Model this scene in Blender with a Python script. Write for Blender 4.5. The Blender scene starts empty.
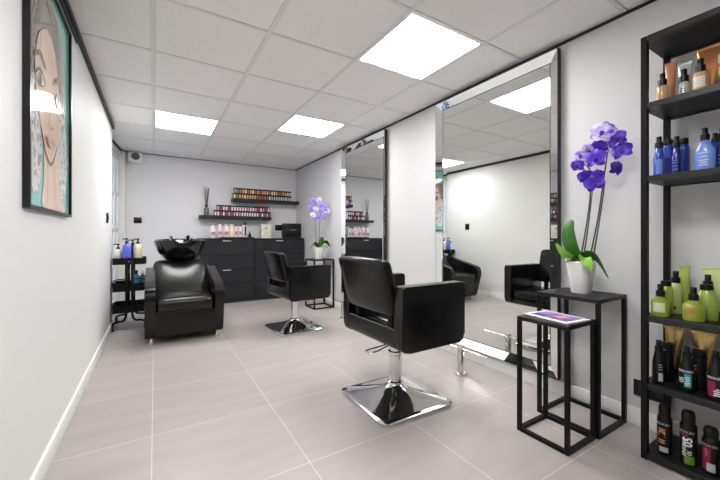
import bpy, bmesh, math, random
from mathutils import Vector, Matrix
random.seed(7)
C = bpy.context.scene.collection
PI = math.pi

# ------------------------------------------------------------------ materials
def mat(name, col, rough=0.5, metal=0.0, spec=0.5, coat=0.0, noise=None, bump=None, trans=0.0, emit=None, sheen=0.0, alpha=1.0, ior=1.45):
    m = bpy.data.materials.new(name); m.use_nodes = True
    nt = m.node_tree; b = nt.nodes['Principled BSDF']
    b.inputs['Base Color'].default_value = (*col, 1)
    b.inputs['Roughness'].default_value = rough
    b.inputs['Metallic'].default_value = metal
    b.inputs['Specular IOR Level'].default_value = spec
    b.inputs['Coat Weight'].default_value = coat
    b.inputs['Transmission Weight'].default_value = trans
    b.inputs['IOR'].default_value = ior
    tc = nt.nodes.new('ShaderNodeTexCoord')
    if noise:
        col2, scale, lo, hi = noise
        n = nt.nodes.new('ShaderNodeTexNoise'); n.inputs['Scale'].default_value = scale; n.inputs['Detail'].default_value = 4
        nt.links.new(tc.outputs['Object'], n.inputs['Vector'])
        r = nt.nodes.new('ShaderNodeMapRange'); r.inputs['From Min'].default_value = lo; r.inputs['From Max'].default_value = hi
        nt.links.new(n.outputs['Fac'], r.inputs['Value'])
        mx = nt.nodes.new('ShaderNodeMix'); mx.data_type = 'RGBA'
        mx.inputs['A'].default_value = (*col, 1); mx.inputs['B'].default_value = (*col2, 1)
        nt.links.new(r.outputs['Result'], mx.inputs['Factor']); nt.links.new(mx.outputs['Result'], b.inputs['Base Color'])
    if bump:
        scale, strength = bump
        n = nt.nodes.new('ShaderNodeTexNoise'); n.inputs['Scale'].default_value = scale; n.inputs['Detail'].default_value = 3
        nt.links.new(tc.outputs['Object'], n.inputs['Vector'])
        bp = nt.nodes.new('ShaderNodeBump'); bp.inputs['Strength'].default_value = strength; bp.inputs['Distance'].default_value = 0.002
        nt.links.new(n.outputs['Fac'], bp.inputs['Height']); nt.links.new(bp.outputs['Normal'], b.inputs['Normal'])
    if emit:
        b.inputs['Emission Color'].default_value = (*emit[0], 1); b.inputs['Emission Strength'].default_value = emit[1]
    return m

M = {}
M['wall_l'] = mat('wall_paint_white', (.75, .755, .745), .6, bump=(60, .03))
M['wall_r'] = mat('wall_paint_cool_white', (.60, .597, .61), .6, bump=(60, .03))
M['wall_b'] = mat('wall_paint_grey', (.76, .75, .77), .6, bump=(60, .03))
M['wall_f'] = mat('unseen_wall_dark_grey', (.34, .33, .32), .6, bump=(60, .03))  # unseen wall behind the camera, darkened to dim reflections in the leather
M['white'] = mat('white_lacquer', (.84, .84, .82), .35)
M['cream'] = mat('cream_frame_paint', (.80, .79, .75), .4)
M['tile_c'] = mat('ceiling_tile', (.91, .90, .895), .85, noise=((.885, .875, .87), 30, .35, .7), bump=(250, .05))
M['tee'] = mat('ceiling_bar', (.80, .795, .785), .5)
M['blackgap'] = mat('black_trim', (.02, .02, .022), .5)
M['leather'] = mat('black_leather', (.004, .004, .0045), .24, spec=.42, bump=(140, .12))
M['leather2'] = mat('soft_black_leather', (.005, .005, .0055), .30, spec=.55, bump=(120, .12))
M['chrome'] = mat('chrome', (.78, .79, .80), .06, metal=1)
M['brushed'] = mat('brushed_nickel', (.72, .69, .65), .22, metal=1)
M['mirror'] = mat('mirror_silver', (.80, .81, .79), .004, metal=1)
M['bevel'] = mat('mirror_bevel', (.90, .91, .90), .02, metal=1)
M['cab'] = mat('dark_grey_laminate', (.021, .022, .025), .5, spec=.3, noise=((.018, .019, .021), 5, .4, .6))
M['alu'] = mat('pale_aluminium', (.72, .72, .72), .4, metal=.3)
M['cabtrim'] = mat('dark_grey_trim', (.10, .10, .10), .5)
M['cabin'] = mat('cabinet_shadow_gap', (.012, .012, .013), .6)
M['blackmetal'] = mat('black_powder_coated_steel', (.005, .005, .0055), .42, spec=.22, bump=(300, .05))
M['blackwood'] = mat('black_stained_board', (.008, .008, .009), .45, spec=.3, noise=((.014, .014, .015), 8, .4, .6))
M['blackgloss'] = mat('black_gloss_ceramic', (.006, .006, .007), .07, coat=.6)
M['blackplastic'] = mat('black_plastic', (.007, .007, .0075), .3, spec=.4)
M['rim'] = mat('rim_painted_sheen', (.014, .014, .015), .36, spec=.4)  # lighter than the rack steel: grazing reflection put into the colour
M['pot'] = mat('white_ceramic', (.85, .85, .85), .25)
M['leaf'] = mat('orchid_leaf', (.025, .10, .012), .35, noise=((.045, .16, .02), 12, .35, .7))
M['leafl'] = mat('orchid_leaf_young', (.16, .36, .03), .38, noise=((.24, .46, .05), 12, .35, .7))
M['stem'] = mat('orchid_stem', (.05, .045, .02), .5)
M['petal'] = mat('violet_petal', (.055, .006, .42), .5, noise=((.24, .10, .76), 20, .46, .70))
M['petalp'] = mat('pale_violet_petal', (.62, .54, .90), .5, noise=((.16, .05, .68), 26, .48, .66))
M['petalv'] = mat('overexposed_petal', (.42, .33, .86), .5, noise=((.24, .14, .75), 24, .4, .65))  # far orchid's violet painted paler, overexposure put into the colour
M['lip'] = mat('orchid_lip', (.05, .004, .28), .45)
M['soil'] = mat('bark_mulch', (.10, .06, .035), .9, bump=(60, 1))
M['paper'] = mat('white_paper', (.85, .84, .84), .35)
M['frost'] = mat('frosted_door_glass', (.80, .86, .92), .45, trans=.9)

def floor_material():
    m = bpy.data.materials.new('floor_tiles'); m.use_nodes = True
    nt = m.node_tree; b = nt.nodes['Principled BSDF']
    tc = nt.nodes.new('ShaderNodeTexCoord'); mp = nt.nodes.new('ShaderNodeMapping')
    mp.inputs['Location'].default_value = (.0118 + .6, -1.9903 + 1.8, 0)
    nt.links.new(tc.outputs['Object'], mp.inputs['Vector'])
    br = nt.nodes.new('ShaderNodeTexBrick'); br.offset = 0; br.squash = 1
    for k, v in {'Scale': 1, 'Mortar Size': .0024, 'Mortar Smooth': .1, 'Brick Width': .6, 'Row Height': .6, 'Bias': 0}.items(): br.inputs[k].default_value = v
    br.inputs['Color1'].default_value = (.400, .360, .346, 1); br.inputs['Color2'].default_value = (.420, .378, .364, 1)
    br.inputs['Mortar'].default_value = (.60, .56, .53, 1)
    nt.links.new(mp.outputs['Vector'], br.inputs['Vector'])
    n = nt.nodes.new('ShaderNodeTexNoise'); n.inputs['Scale'].default_value = 2.2; n.inputs['Detail'].default_value = 6
    mp2 = nt.nodes.new('ShaderNodeMapping'); mp2.inputs['Scale'].default_value = (1, 5, 1)
    nt.links.new(tc.outputs['Object'], mp2.inputs['Vector']); nt.links.new(mp2.outputs['Vector'], n.inputs['Vector'])
    r = nt.nodes.new('ShaderNodeMapRange'); r.inputs['From Min'].default_value = .3; r.inputs['From Max'].default_value = .7
    r.inputs['To Min'].default_value = .93; r.inputs['To Max'].default_value = 1.06
    nt.links.new(n.outputs['Fac'], r.inputs['Value'])
    mx = nt.nodes.new('ShaderNodeVectorMath'); mx.operation = 'SCALE'
    nt.links.new(br.outputs['Color'], mx.inputs[0]); nt.links.new(r.outputs['Result'], mx.inputs['Scale'])
    nt.links.new(mx.outputs['Vector'], b.inputs['Base Color'])
    b.inputs['Roughness'].default_value = .38; b.inputs['Specular IOR Level'].default_value = .45
    bp = nt.nodes.new('ShaderNodeBump'); bp.inputs['Strength'].default_value = .25; bp.inputs['Distance'].default_value = .001; bp.invert = True
    nt.links.new(br.outputs['Fac'], bp.inputs['Height']); nt.links.new(bp.outputs['Normal'], b.inputs['Normal'])
    return m
M['floor'] = floor_material()

# ------------------------------------------------------------------ mesh helpers
def NB(): return bmesh.new()
def box(bm, x0, x1, y0, y1, z0, z1, bev=0, seg=2, mi=0):
    r = bmesh.ops.create_cube(bm, size=1, matrix=Matrix.Translation(((x0+x1)/2, (y0+y1)/2, (z0+z1)/2)) @ Matrix.Diagonal((abs(x1-x0), abs(y1-y0), abs(z1-z0), 1)))
    vs = r['verts']; fs = {f for v in vs for f in v.link_faces}
    for f in fs: f.material_index = mi
    if bev > 0:
        es = list({e for v in vs for e in v.link_edges})
        q = bmesh.ops.bevel(bm, geom=es, offset=bev, segments=seg, profile=.5, affect='EDGES', clamp_overlap=True)
        for f in q['faces']: f.material_index = mi
    return bm
def loft(bm, rings, cap0=True, cap1=True, mi=0, closed=True):
    R = [[bm.verts.new(p) for p in r] for r in rings]
    n = len(R[0])
    for a, b in zip(R, R[1:]):
        for i in range(n if closed else n-1):
            j = (i+1) % n
            try: bm.faces.new((a[i], a[j], b[j], b[i])).material_index = mi
            except ValueError: pass
    if cap0: bm.faces.new(R[0][::-1]).material_index = mi
    if cap1: bm.faces.new(R[-1]).material_index = mi
    return bm
def lathe(bm, prof, n=24, c=(0, 0), sx=1, sy=1, mi=0, cap0=True, cap1=True):
    rings = []
    for r, z in prof:
        rings.append([(c[0] + sx*max(r, 1e-4)*math.cos(2*PI*i/n), c[1] + sy*max(r, 1e-4)*math.sin(2*PI*i/n), z) for i in range(n)])
    return loft(bm, rings, cap0, cap1, mi)
def tube(bm, pts, r, n=8, mi=0, caps=True, r1=None):
    P = [Vector(p) for p in pts]; rings = []; up = None
    for i, p in enumerate(P):
        t = (P[min(i+1, len(P)-1)] - P[max(i-1, 0)]).normalized()
        if up is None:
            up = Vector((0, 0, 1)) if abs(t.z) < .9 else Vector((1, 0, 0))
        u = (up - t*up.dot(t)).normalized(); v = t.cross(u); up = u
        rr = r if r1 is None else r + (r1-r)*i/(len(P)-1)
        rings.append([p + rr*(math.cos(2*PI*k/n)*u + math.sin(2*PI*k/n)*v) for k in range(n)])
    return loft(bm, rings, caps, caps, mi)
def smooth(pts, k=6):
    P = [Vector(p) for p in pts]; out = []
    for i in range(len(P)-1):
        p0 = P[max(i-1, 0)]; p1 = P[i]; p2 = P[i+1]; p3 = P[min(i+2, len(P)-1)]
        for s in range(k):
            t = s/k
            out.append(.5*((2*p1) + (p2-p0)*t + (2*p0-5*p1+4*p2-p3)*t*t + (3*p1-p0-3*p2+p3)*t**3))
    out.append(P[-1]); return out
def prism(bm, poly, axis, a0, a1, bev=0, seg=2, mi=0):
    def mk(p, a): return {'X': (a, p[0], p[1]), 'Y': (p[0], a, p[1]), 'Z': (p[0], p[1], a)}[axis]
    A = [bm.verts.new(mk(p, a0)) for p in poly]; B = [bm.verts.new(mk(p, a1)) for p in poly]
    n = len(poly); fs = [bm.faces.new(A[::-1]), bm.faces.new(B)]
    rim = [e for f in fs for e in f.edges]
    for i in range(n): fs.append(bm.faces.new((A[i], A[(i+1) % n], B[(i+1) % n], B[i])))
    for f in fs: f.material_index = mi
    if bev > 0:
        q = bmesh.ops.bevel(bm, geom=rim, offset=bev, segments=seg, profile=.5, affect='EDGES', clamp_overlap=True)
        for f in q['faces']: f.material_index = mi
    return bm
def round_poly(poly, rad, k=6):
    out = []; n = len(poly)
    for i in range(n):
        p = Vector(poly[i]); a = Vector(poly[i-1]); b = Vector(poly[(i+1) % n]); r = rad[i] if isinstance(rad, (list, tuple)) else rad
        if r <= 0: out.append(tuple(p)); continue
        da = (a-p).normalized(); db = (b-p).normalized()
        s = p + da*r; e = p + db*r
        for j in range(k+1):
            t = j/k; out.append(tuple((1-t)**2*s + 2*t*(1-t)*p + t*t*e))
    return out
def rbox(bm, c, h, r, f=None, n=8, mi=0):
    """rounded cushion-like box, f deforms each point"""
    tmp = {}
    def coords(hh):
        rr = min(r, hh*.98)
        e = [-hh, -hh+rr*.12, -hh+rr*.4, -hh+rr]
        mid = [-hh+rr + (2*hh-2*rr)*i/n for i in range(1, n)]
        return e + mid + [hh-rr, hh-rr*.4, hh-rr*.12, hh]
    K = [coords(x) for x in h]
    def pt(q):
        core = [max(-(hh-min(r, hh*.98)), min(hh-min(r, hh*.98), v)) for v, hh in zip(q, h)]
        d = Vector(q) - Vector(core)
        if d.length > 1e-9:
            # direct spherical projection of the offset
            m = max(abs(d.x), abs(d.y), abs(d.z)); d = d.normalized()*m
        p = Vector(core) + d
        p = Vector((p.x, p.y, p.z)) + Vector(c)
        return f(p) if f else p
    def vert(q):
        key = tuple(round(v, 5) for v in q)
        if key not in tmp: tmp[key] = bm.verts.new(pt(q))
        return tmp[key]
    for ax in range(3):
        u, v = [(1, 2), (2, 0), (0, 1)][ax]
        for sgn in (-1, 1):
            for i in range(len(K[u])-1):
                for j in range(len(K[v])-1):
                    qs = []
                    for (a, b) in ((i, j), (i+1, j), (i+1, j+1), (i, j+1)):
                        q = [0, 0, 0]; q[ax] = sgn*h[ax]; q[u] = K[u][a]; q[v] = K[v][b]; qs.append(vert(q))
                    if sgn < 0: qs = qs[::-1]
                    bm.faces.new(qs).material_index = mi
    return bm
def obj(name, bm, mats, parent=None, loc=(0, 0, 0), rz=0, ang=40, smoothed=True):
    bmesh.ops.recalc_face_normals(bm, faces=bm.faces[:])
    me = bpy.data.meshes.new(name); bm.to_mesh(me); bm.free()
    for m in (mats if isinstance(mats, (list, tuple)) else [mats]): me.materials.append(M[m] if isinstance(m, str) else m)
    if smoothed:
        for p in me.polygons: p.use_smooth = True
        me.set_sharp_from_angle(angle=math.radians(ang))
    o = bpy.data.objects.new(name, me); C.objects.link(o)
    o.location = loc; o.rotation_euler = (0, 0, rz)
    if parent: o.parent = parent
    return o
def tag(o, label, cat, group=None):
    o['label'] = label; o['category'] = cat
    if group: o['group'] = group
    return o
def thing(name, label, cat, loc=(0, 0, 0), rz=0, group=None):
    o = bpy.data.objects.new(name, None); C.objects.link(o); o.empty_display_size = .05
    o.location = loc; o.rotation_euler = (0, 0, rz)
    return tag(o, label, cat, group)
def struct(name, bm, m, **k):
    o = obj(name, bm, m, **k)
    if not k.get('parent'): o['kind'] = 'structure'
    return o
def dup(root, loc, label=None, rz=None, group=None):
    r = root.copy(); C.objects.link(r); r.location = loc
    if rz is not None: r.rotation_euler = (0, 0, rz)
    if label: r['label'] = label
    if group: r['group'] = group
    for ch in list(root.children):
        c = ch.copy(); C.objects.link(c); c.parent = r
        for g in list(ch.children):
            d = g.copy(); C.objects.link(d); d.parent = c
    return r
def text(s, size, m, parent, xf, name='lettering', extrude=.0004, vertical=False, bold=0):
    """flat lettering as mesh; xf maps (u right, v up, w out) to local coordinates"""
    cu = bpy.data.curves.new('t', 'FONT'); cu.body = s; cu.size = size; cu.align_x = 'CENTER'; cu.align_y = 'CENTER'; cu.extrude = extrude; cu.resolution_u = 2; cu.offset = bold
    to = bpy.data.objects.new('t', cu); C.objects.link(to)
    bpy.context.view_layer.update()
    me = bpy.data.meshes.new_from_object(to.evaluated_get(bpy.context.evaluated_depsgraph_get()))
    bpy.data.objects.remove(to); bpy.data.curves.remove(cu)
    for v in me.vertices:
        x, y, z = v.co
        if vertical: x, y = -y, x
        v.co = xf(x, y, z)
    me.name = name; me.materials.clear(); me.materials.append(M[m] if isinstance(m, str) else m)
    o = bpy.data.objects.new(name, me); C.objects.link(o); o.parent = parent
    return o
def cyl_xf(rx, ry, z0, a0=0):
    """wrap on a bottle whose front looks to -x"""
    def f(u, v, w):
        a = a0 + u/ry
        return (-(rx+.0008+w)*math.cos(a), -(ry+.0008+w)*math.sin(a), z0+v)
    return f
def patch(bm, rx, ry, z0, z1, a0, a1, off=.0006, n=10, mi=0):
    rings = []
    for z in (z0, z1):
        rings.append([(-(rx+off)*math.cos(a0+(a1-a0)*i/n), -(ry+off)*math.sin(a0+(a1-a0)*i/n), z) for i in range(n+1)])
    return loft(bm, rings, False, False, mi, closed=False)

# ------------------------------------------------------------------ setting
LW, RW, BW, FW, H = -.405, 2.20, 5.85, -1.7, 2.23
bm = NB(); box(bm, -1.0, RW+.1, FW-.1, BW+.1, -.08, 0); struct('floor', bm, 'floor', smoothed=False)
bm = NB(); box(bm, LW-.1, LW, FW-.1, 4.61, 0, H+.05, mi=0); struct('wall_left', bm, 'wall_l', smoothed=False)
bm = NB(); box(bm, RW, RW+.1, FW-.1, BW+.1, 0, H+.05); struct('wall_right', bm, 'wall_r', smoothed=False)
bm = NB(); box(bm, -.8, RW, BW, BW+.1, 0, H+.05); struct('wall_back', bm, 'wall_b', smoothed=False)
bm = NB(); box(bm, LW, RW, FW-.1, FW, 0, H+.05); struct('wall_front', bm, 'wall_f', smoothed=False)
# ceiling: mineral tiles in a bar grid
PANELS = [(1.19, 1.41), (-.01, 3.81), (1.19, 3.21), (-.01, .21)]
bm = NB()
xs = [-.61 + .6*i for i in range(6)]; ys = [2.01 - .6*7 + .6*j for j in range(15)]
box(bm, -1.0, RW, FW, BW, H+.03, H+.05, mi=0)
for i in range(len(xs)-1):
    for j in range(len(ys)-1):
        x0, x1 = max(xs[i]+.012, -1), min(xs[i+1]-.012, RW); y0, y1 = max(ys[j]+.012, FW), min(ys[j+1]-.012, BW)
        if x1-x0 < .01 or y1-y0 < .01: continue
        if any(abs(xs[i]-px) < .05 and abs(ys[j]-py) < .05 for px, py in PANELS): continue
        box(bm, x0, x1, y0, y1, H+.002, H+.028, .003, 1, mi=0)
for x in xs:
    if x < RW: box(bm, x-.012, x+.012, FW, BW, H, H+.03, mi=1)
for y in ys:
    if FW < y < BW: box(bm, -1, RW, y-.009, y+.009, H+.0005, H+.03, mi=1)
struct('ceiling', bm, ['tile_c', 'tee'], smoothed=False)
bm = NB(); box(bm, LW, LW+.022, FW, 4.61, H-.034, H-.001); struct('trim_1', bm, 'blackgap', smoothed=False)
bm = NB(); box(bm, RW-.012, RW, FW, BW, H-.014, H-.001); struct('trim_2', bm, 'blackgap', smoothed=False)
bm = NB(); box(bm, -.4, RW-.012, BW-.01, BW, H-.008, H-.001); struct('trim_3', bm, 'cabtrim', smoothed=False)
bm = NB(); box(bm, LW, LW+.012, FW, 2.62, H-.062, H-.048); struct('trim_4', bm, 'blackgap', smoothed=False)
bm = NB(); box(bm, LW, LW+.014, FW, 4.61, 0, .085, .003); struct('baseboard_left', bm, 'white')
bm = NB(); box(bm, RW-.014, RW, FW, 5.39, 0, .09, .003); struct('baseboard_right', bm, 'white')
bm = NB(); box(bm, -.33, .55, BW-.014, BW, 0, .085, .003); struct('baseboard_back', bm, 'white')

# glazed door set at a slight angle in the far left corner
ang = math.atan2(.145, 1.33)
A = Vector((-.53, 4.62, 0)); Ld = 1.235
dr = bpy.data.objects.new('door_1', None); C.objects.link(dr); dr.location = A; dr.rotation_euler = (0, 0, -ang); dr['kind'] = 'structure'
bm = NB()   # local: y along the door, x towards the room
box(bm, -.06, .0, 0, .09, 0, 2.205, .004); box(bm, -.06, .045, Ld-.12, Ld, 0, 2.205, .004); box(bm, -.06, .0, 0, Ld, 2.13, 2.205, .004)
obj('door_frame', bm, 'cream', dr)
bm = NB()
for y0, y1 in ((.10, .17), (.53, .57), (.83, .87), (Ld-.205, Ld-.13)): box(bm, -.05, -.012, y0, y1, .01, 2.12, .003)
for z0, z1 in ((.01, .18), (.60, .66), (1.09, 1.15), (1.57, 1.63), (2.05, 2.12)): box(bm, -.049, -.013, 0.10, Ld-.13, z0, z1, .003)
obj('door_leaf', bm, 'cream', dr)
bm = NB(); box(bm, -.036, -.028, 0.12, Ld-.14, .05, 2.1); obj('pane', bm, 'frost', dr)
bm = NB(); box(bm, -.05, .012, 0, Ld, 2.206, 2.229); obj('head_trim', bm, 'blackgap', dr)

# ceiling lights
M['led'] = mat('led_diffuser', (.9, .9, .9), .4, emit=((1, .99, .975), 15.0))
PL = ['large square white LED panel in the ceiling over the front salon chair', 'square LED panel in the ceiling over the wash chair, leftmost in the photo',
      'square LED panel in the ceiling over the second salon chair', 'square LED panel in the ceiling beside the left wall behind the viewpoint']
for k, (x, y) in enumerate(PANELS):
    t = thing('ceiling_light', PL[k], 'ceiling light', (x+.3, y+.3, H), group='square LED ceiling panels')
    bm = NB()
    for a in (-1, 1):
        box(bm, a*.288-.0105*(a > 0)-.0, a*.288+.0105*(a < 0), -.288, .288, .001, .012); box(bm, -.277, .277, a*.288-.0105*(a > 0), a*.288+.0105*(a < 0), .001, .012)
    obj('frame', bm, 'white', t, smoothed=False)
    bm = NB(); box(bm, -.277, .277, -.277, .277, .004, .012); obj('diffuser', bm, 'led', t, smoothed=False)

# ------------------------------------------------------------------ wall mirrors with bevelled tray frames
def wall_mirror(label, y0, y1, z0, z1):
    t = thing('wall_mirror', label, 'mirror', (RW, (y0+y1)/2, z0), group='full height wall mirrors')
    h = (y1-y0)/2; hz = z1-z0; w = .062
    def rect(i, x): return [(x, -h+i, i), (x, h-i, i), (x, h-i, hz-i), (x, -h+i, hz-i)]
    bm = NB(); loft(bm, [rect(0, -.0155), rect(0, -.045)], False, False); loft(bm, [rect(0, -.045), rect(.004, -.047)], False, False)
    loft(bm, [rect(0, -.0155), rect(.004, -.0155)], False, False)
    box(bm, -.0155, -.0145, -h, h, 0, hz); obj('backing', bm, 'blackgap', t, smoothed=False)
    bm = NB(); loft(bm, [rect(.004, -.047), rect(w, -.017)], False, False); obj('bevelled_frame', bm, 'bevel', t, smoothed=False)
    bm = NB(); q = rect(w, -.017); bm.faces.new([bm.verts.new(p) for p in q]); obj('mirror_glass', bm, 'mirror', t, smoothed=False)
    bm = NB()
    p0, p1 = rect(w, -.0172), rect(w+.006, -.0172); loft(bm, [p0, p1], False, False); obj('inner_line', bm, 'blackgap', t, smoothed=False)
    return t
wall_mirror('tall silver-framed wall mirror facing the front salon chair, nearest the camera', 1.150, 2.228, .105, 2.19)
wall_mirror('tall silver-framed wall mirror beside the far orchid, the farther of the two', 3.008, 4.016, .105, 2.19)

# ------------------------------------------------------------------ framed portrait on the left wall
def framed_picture():
    t = thing('framed_picture', 'tall black framed portrait print on teal hanging on the left wall', 'picture', (LW, 0, 0))
    y0, y1, z0, z1 = 1.652, 2.365, 1.107, 2.10; w = .014
    bm = NB()
    box(bm, .001, .022, y0, y0+w, z0, z1); box(bm, .001, .022, y1-w, y1, z0, z1); box(bm, .001, .022, y0+w, y1-w, z0, z0+w); box(bm, .001, .022, y0+w, y1-w, z1-w, z1)
    obj('frame', bm, 'blackplastic', t, smoothed=False)
    cols = [('print_teal', (.22, .58, .50), None), ('print_hair', (.22, .19, .165), ((.30, .26, .22), 14, .4, .6)), ('print_skin', (.80, .60, .45), ((.74, .53, .40), 6, .4, .7)),
            ('print_lace', (.70, .69, .67), ((.34, .34, .34), 40, .52, .62)), ('print_dark', (.06, .055, .055), None), ('print_lips', (.70, .47, .42), None), ('print_white', (.85, .84, .82), None), ('print_shade', (.52, .36, .27), None)]
    ms = [mat(n, c, .07, spec=.5, coat=.35, noise=nz) for n, c, nz in cols]
    bm = NB(); lay = [0]
    def poly(pts, mi):
        lay[0] += 1; x = .010 + lay[0]*.00035
        bm.faces.new([bm.verts.new((x, p[0], p[1])) for p in pts]).material_index = mi
    def ell(cy, cz, ry, rz, mi, a=0, n=24):
        poly([(cy + ry*math.cos(2*PI*i/n)*math.cos(a) - rz*math.sin(2*PI*i/n)*math.sin(a), cz + ry*math.cos(2*PI*i/n)*math.sin(a) + rz*math.sin(2*PI*i/n)*math.cos(a)) for i in range(n)], mi)
    def line(pts, w, mi):
        P = [Vector(p) for p in smooth([(*p, 0) for p in pts], 5)]
        L_, R_ = [], []
        for i, p in enumerate(P):
            d = (P[min(i+1, len(P)-1)] - P[max(i-1, 0)]).normalized(); nrm = Vector((-d.y, d.x, 0)); ww = w*(.35+.65*math.sin(PI*(i+.5)/len(P)))
            L_.append((p + nrm*ww)[:2]); R_.append((p - nrm*ww)[:2])
        poly(L_ + R_[::-1], mi)
    def sm(pts): return [tuple(p)[:2] for p in smooth([(*p, 0) for p in pts + pts[:1]], 5)[:-1]]
    poly([(y0+w, z0+w), (y1-w, z0+w), (y1-w, z1-w), (y0+w, z1-w)], 0)
    poly(sm([(1.70, 1.55), (1.69, 1.75), (1.76, 1.95), (1.90, 2.06), (2.04, 2.055), (2.17, 1.93), (2.24, 1.75), (2.24, 1.55), (2.10, 1.45), (1.85, 1.45)]), 1)
    poly(sm([(1.69, 1.60), (1.685, 1.45), (1.69, 1.30), (1.72, 1.20), (1.78, 1.17), (1.83, 1.25), (1.86, 1.42), (1.82, 1.58), (1.75, 1.63)]), 3)
    poly(sm([(2.10, 1.56), (2.12, 1.40), (2.14, 1.26), (2.18, 1.19), (2.26, 1.22), (2.31, 1.32), (2.31, 1.46), (2.25, 1.58), (2.17, 1.60)]), 3)
    poly(sm([(1.87, 1.45), (1.875, 1.25), (1.865, 1.125), (2.235, 1.125), (2.15, 1.22), (2.11, 1.45)]), 2)
    line([(1.93, 1.36), (1.935, 1.22), (1.915, 1.13)], .004, 7); line([(2.05, 1.36), (2.05, 1.22), (2.085, 1.13)], .004, 7)
    poly(sm([(1.91, 1.885), (2.01, 1.87), (2.09, 1.78), (2.14, 1.65), (2.145, 1.53), (2.09, 1.42), (2.02, 1.345), (1.96, 1.325), (1.90, 1.36), (1.83, 1.45), (1.77, 1.56), (1.755, 1.68), (1.80, 1.81)]), 2)
    line([(1.83, 1.45), (1.89, 1.365), (1.96, 1.322), (2.02, 1.343), (2.09, 1.42)], .007, 4)
    for cy, dz_ in ((1.815, 0), (2.105, -.018)):
        ell(cy, 1.635, .055, .028, 6); ell(cy, 1.637, .026, .026, 1); ell(cy, 1.637, .013, .013, 4)
        line([(cy-.062, 1.635), (cy-.02, 1.668), (cy+.03, 1.666), (cy+.062, 1.632)], .007, 4); line([(cy-.055, 1.63), (cy, 1.607), (cy+.055, 1.63)], .003, 4)
        line([(cy-.075, 1.700), (cy, 1.738), (cy+.08, 1.705)], .012, 1)
        line([(cy-.06, 1.57), (cy, 1.55), (cy+.05, 1.575)], .004, 7)
    line([(1.925, 1.63), (1.935, 1.54), (1.915, 1.49)], .004, 7); line([(1.915, 1.49), (1.955, 1.475), (2.0, 1.49)], .005, 7)
    poly(sm([(1.885, 1.420), (1.93, 1.442), (1.955, 1.435), (1.98, 1.442), (2.03, 1.420), (1.985, 1.392), (1.93, 1.392)]), 5); line([(1.885, 1.420), (1.955, 1.416), (2.03, 1.420)], .003, 7)
    for k in range(9):   # strands of hair
        a = k/8; line([(1.72+.5*a, 1.60+.02*math.sin(k)), (1.735+.45*a, 1.80), (1.83+.24*a, 1.97+.06*math.sin(PI*a)), (1.95, 2.03)], .0035, 7 if k % 2 else 4) if abs(a-.5) > .3 else None
    obj('print', bm, ms, t, smoothed=False)
framed_picture()

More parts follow.
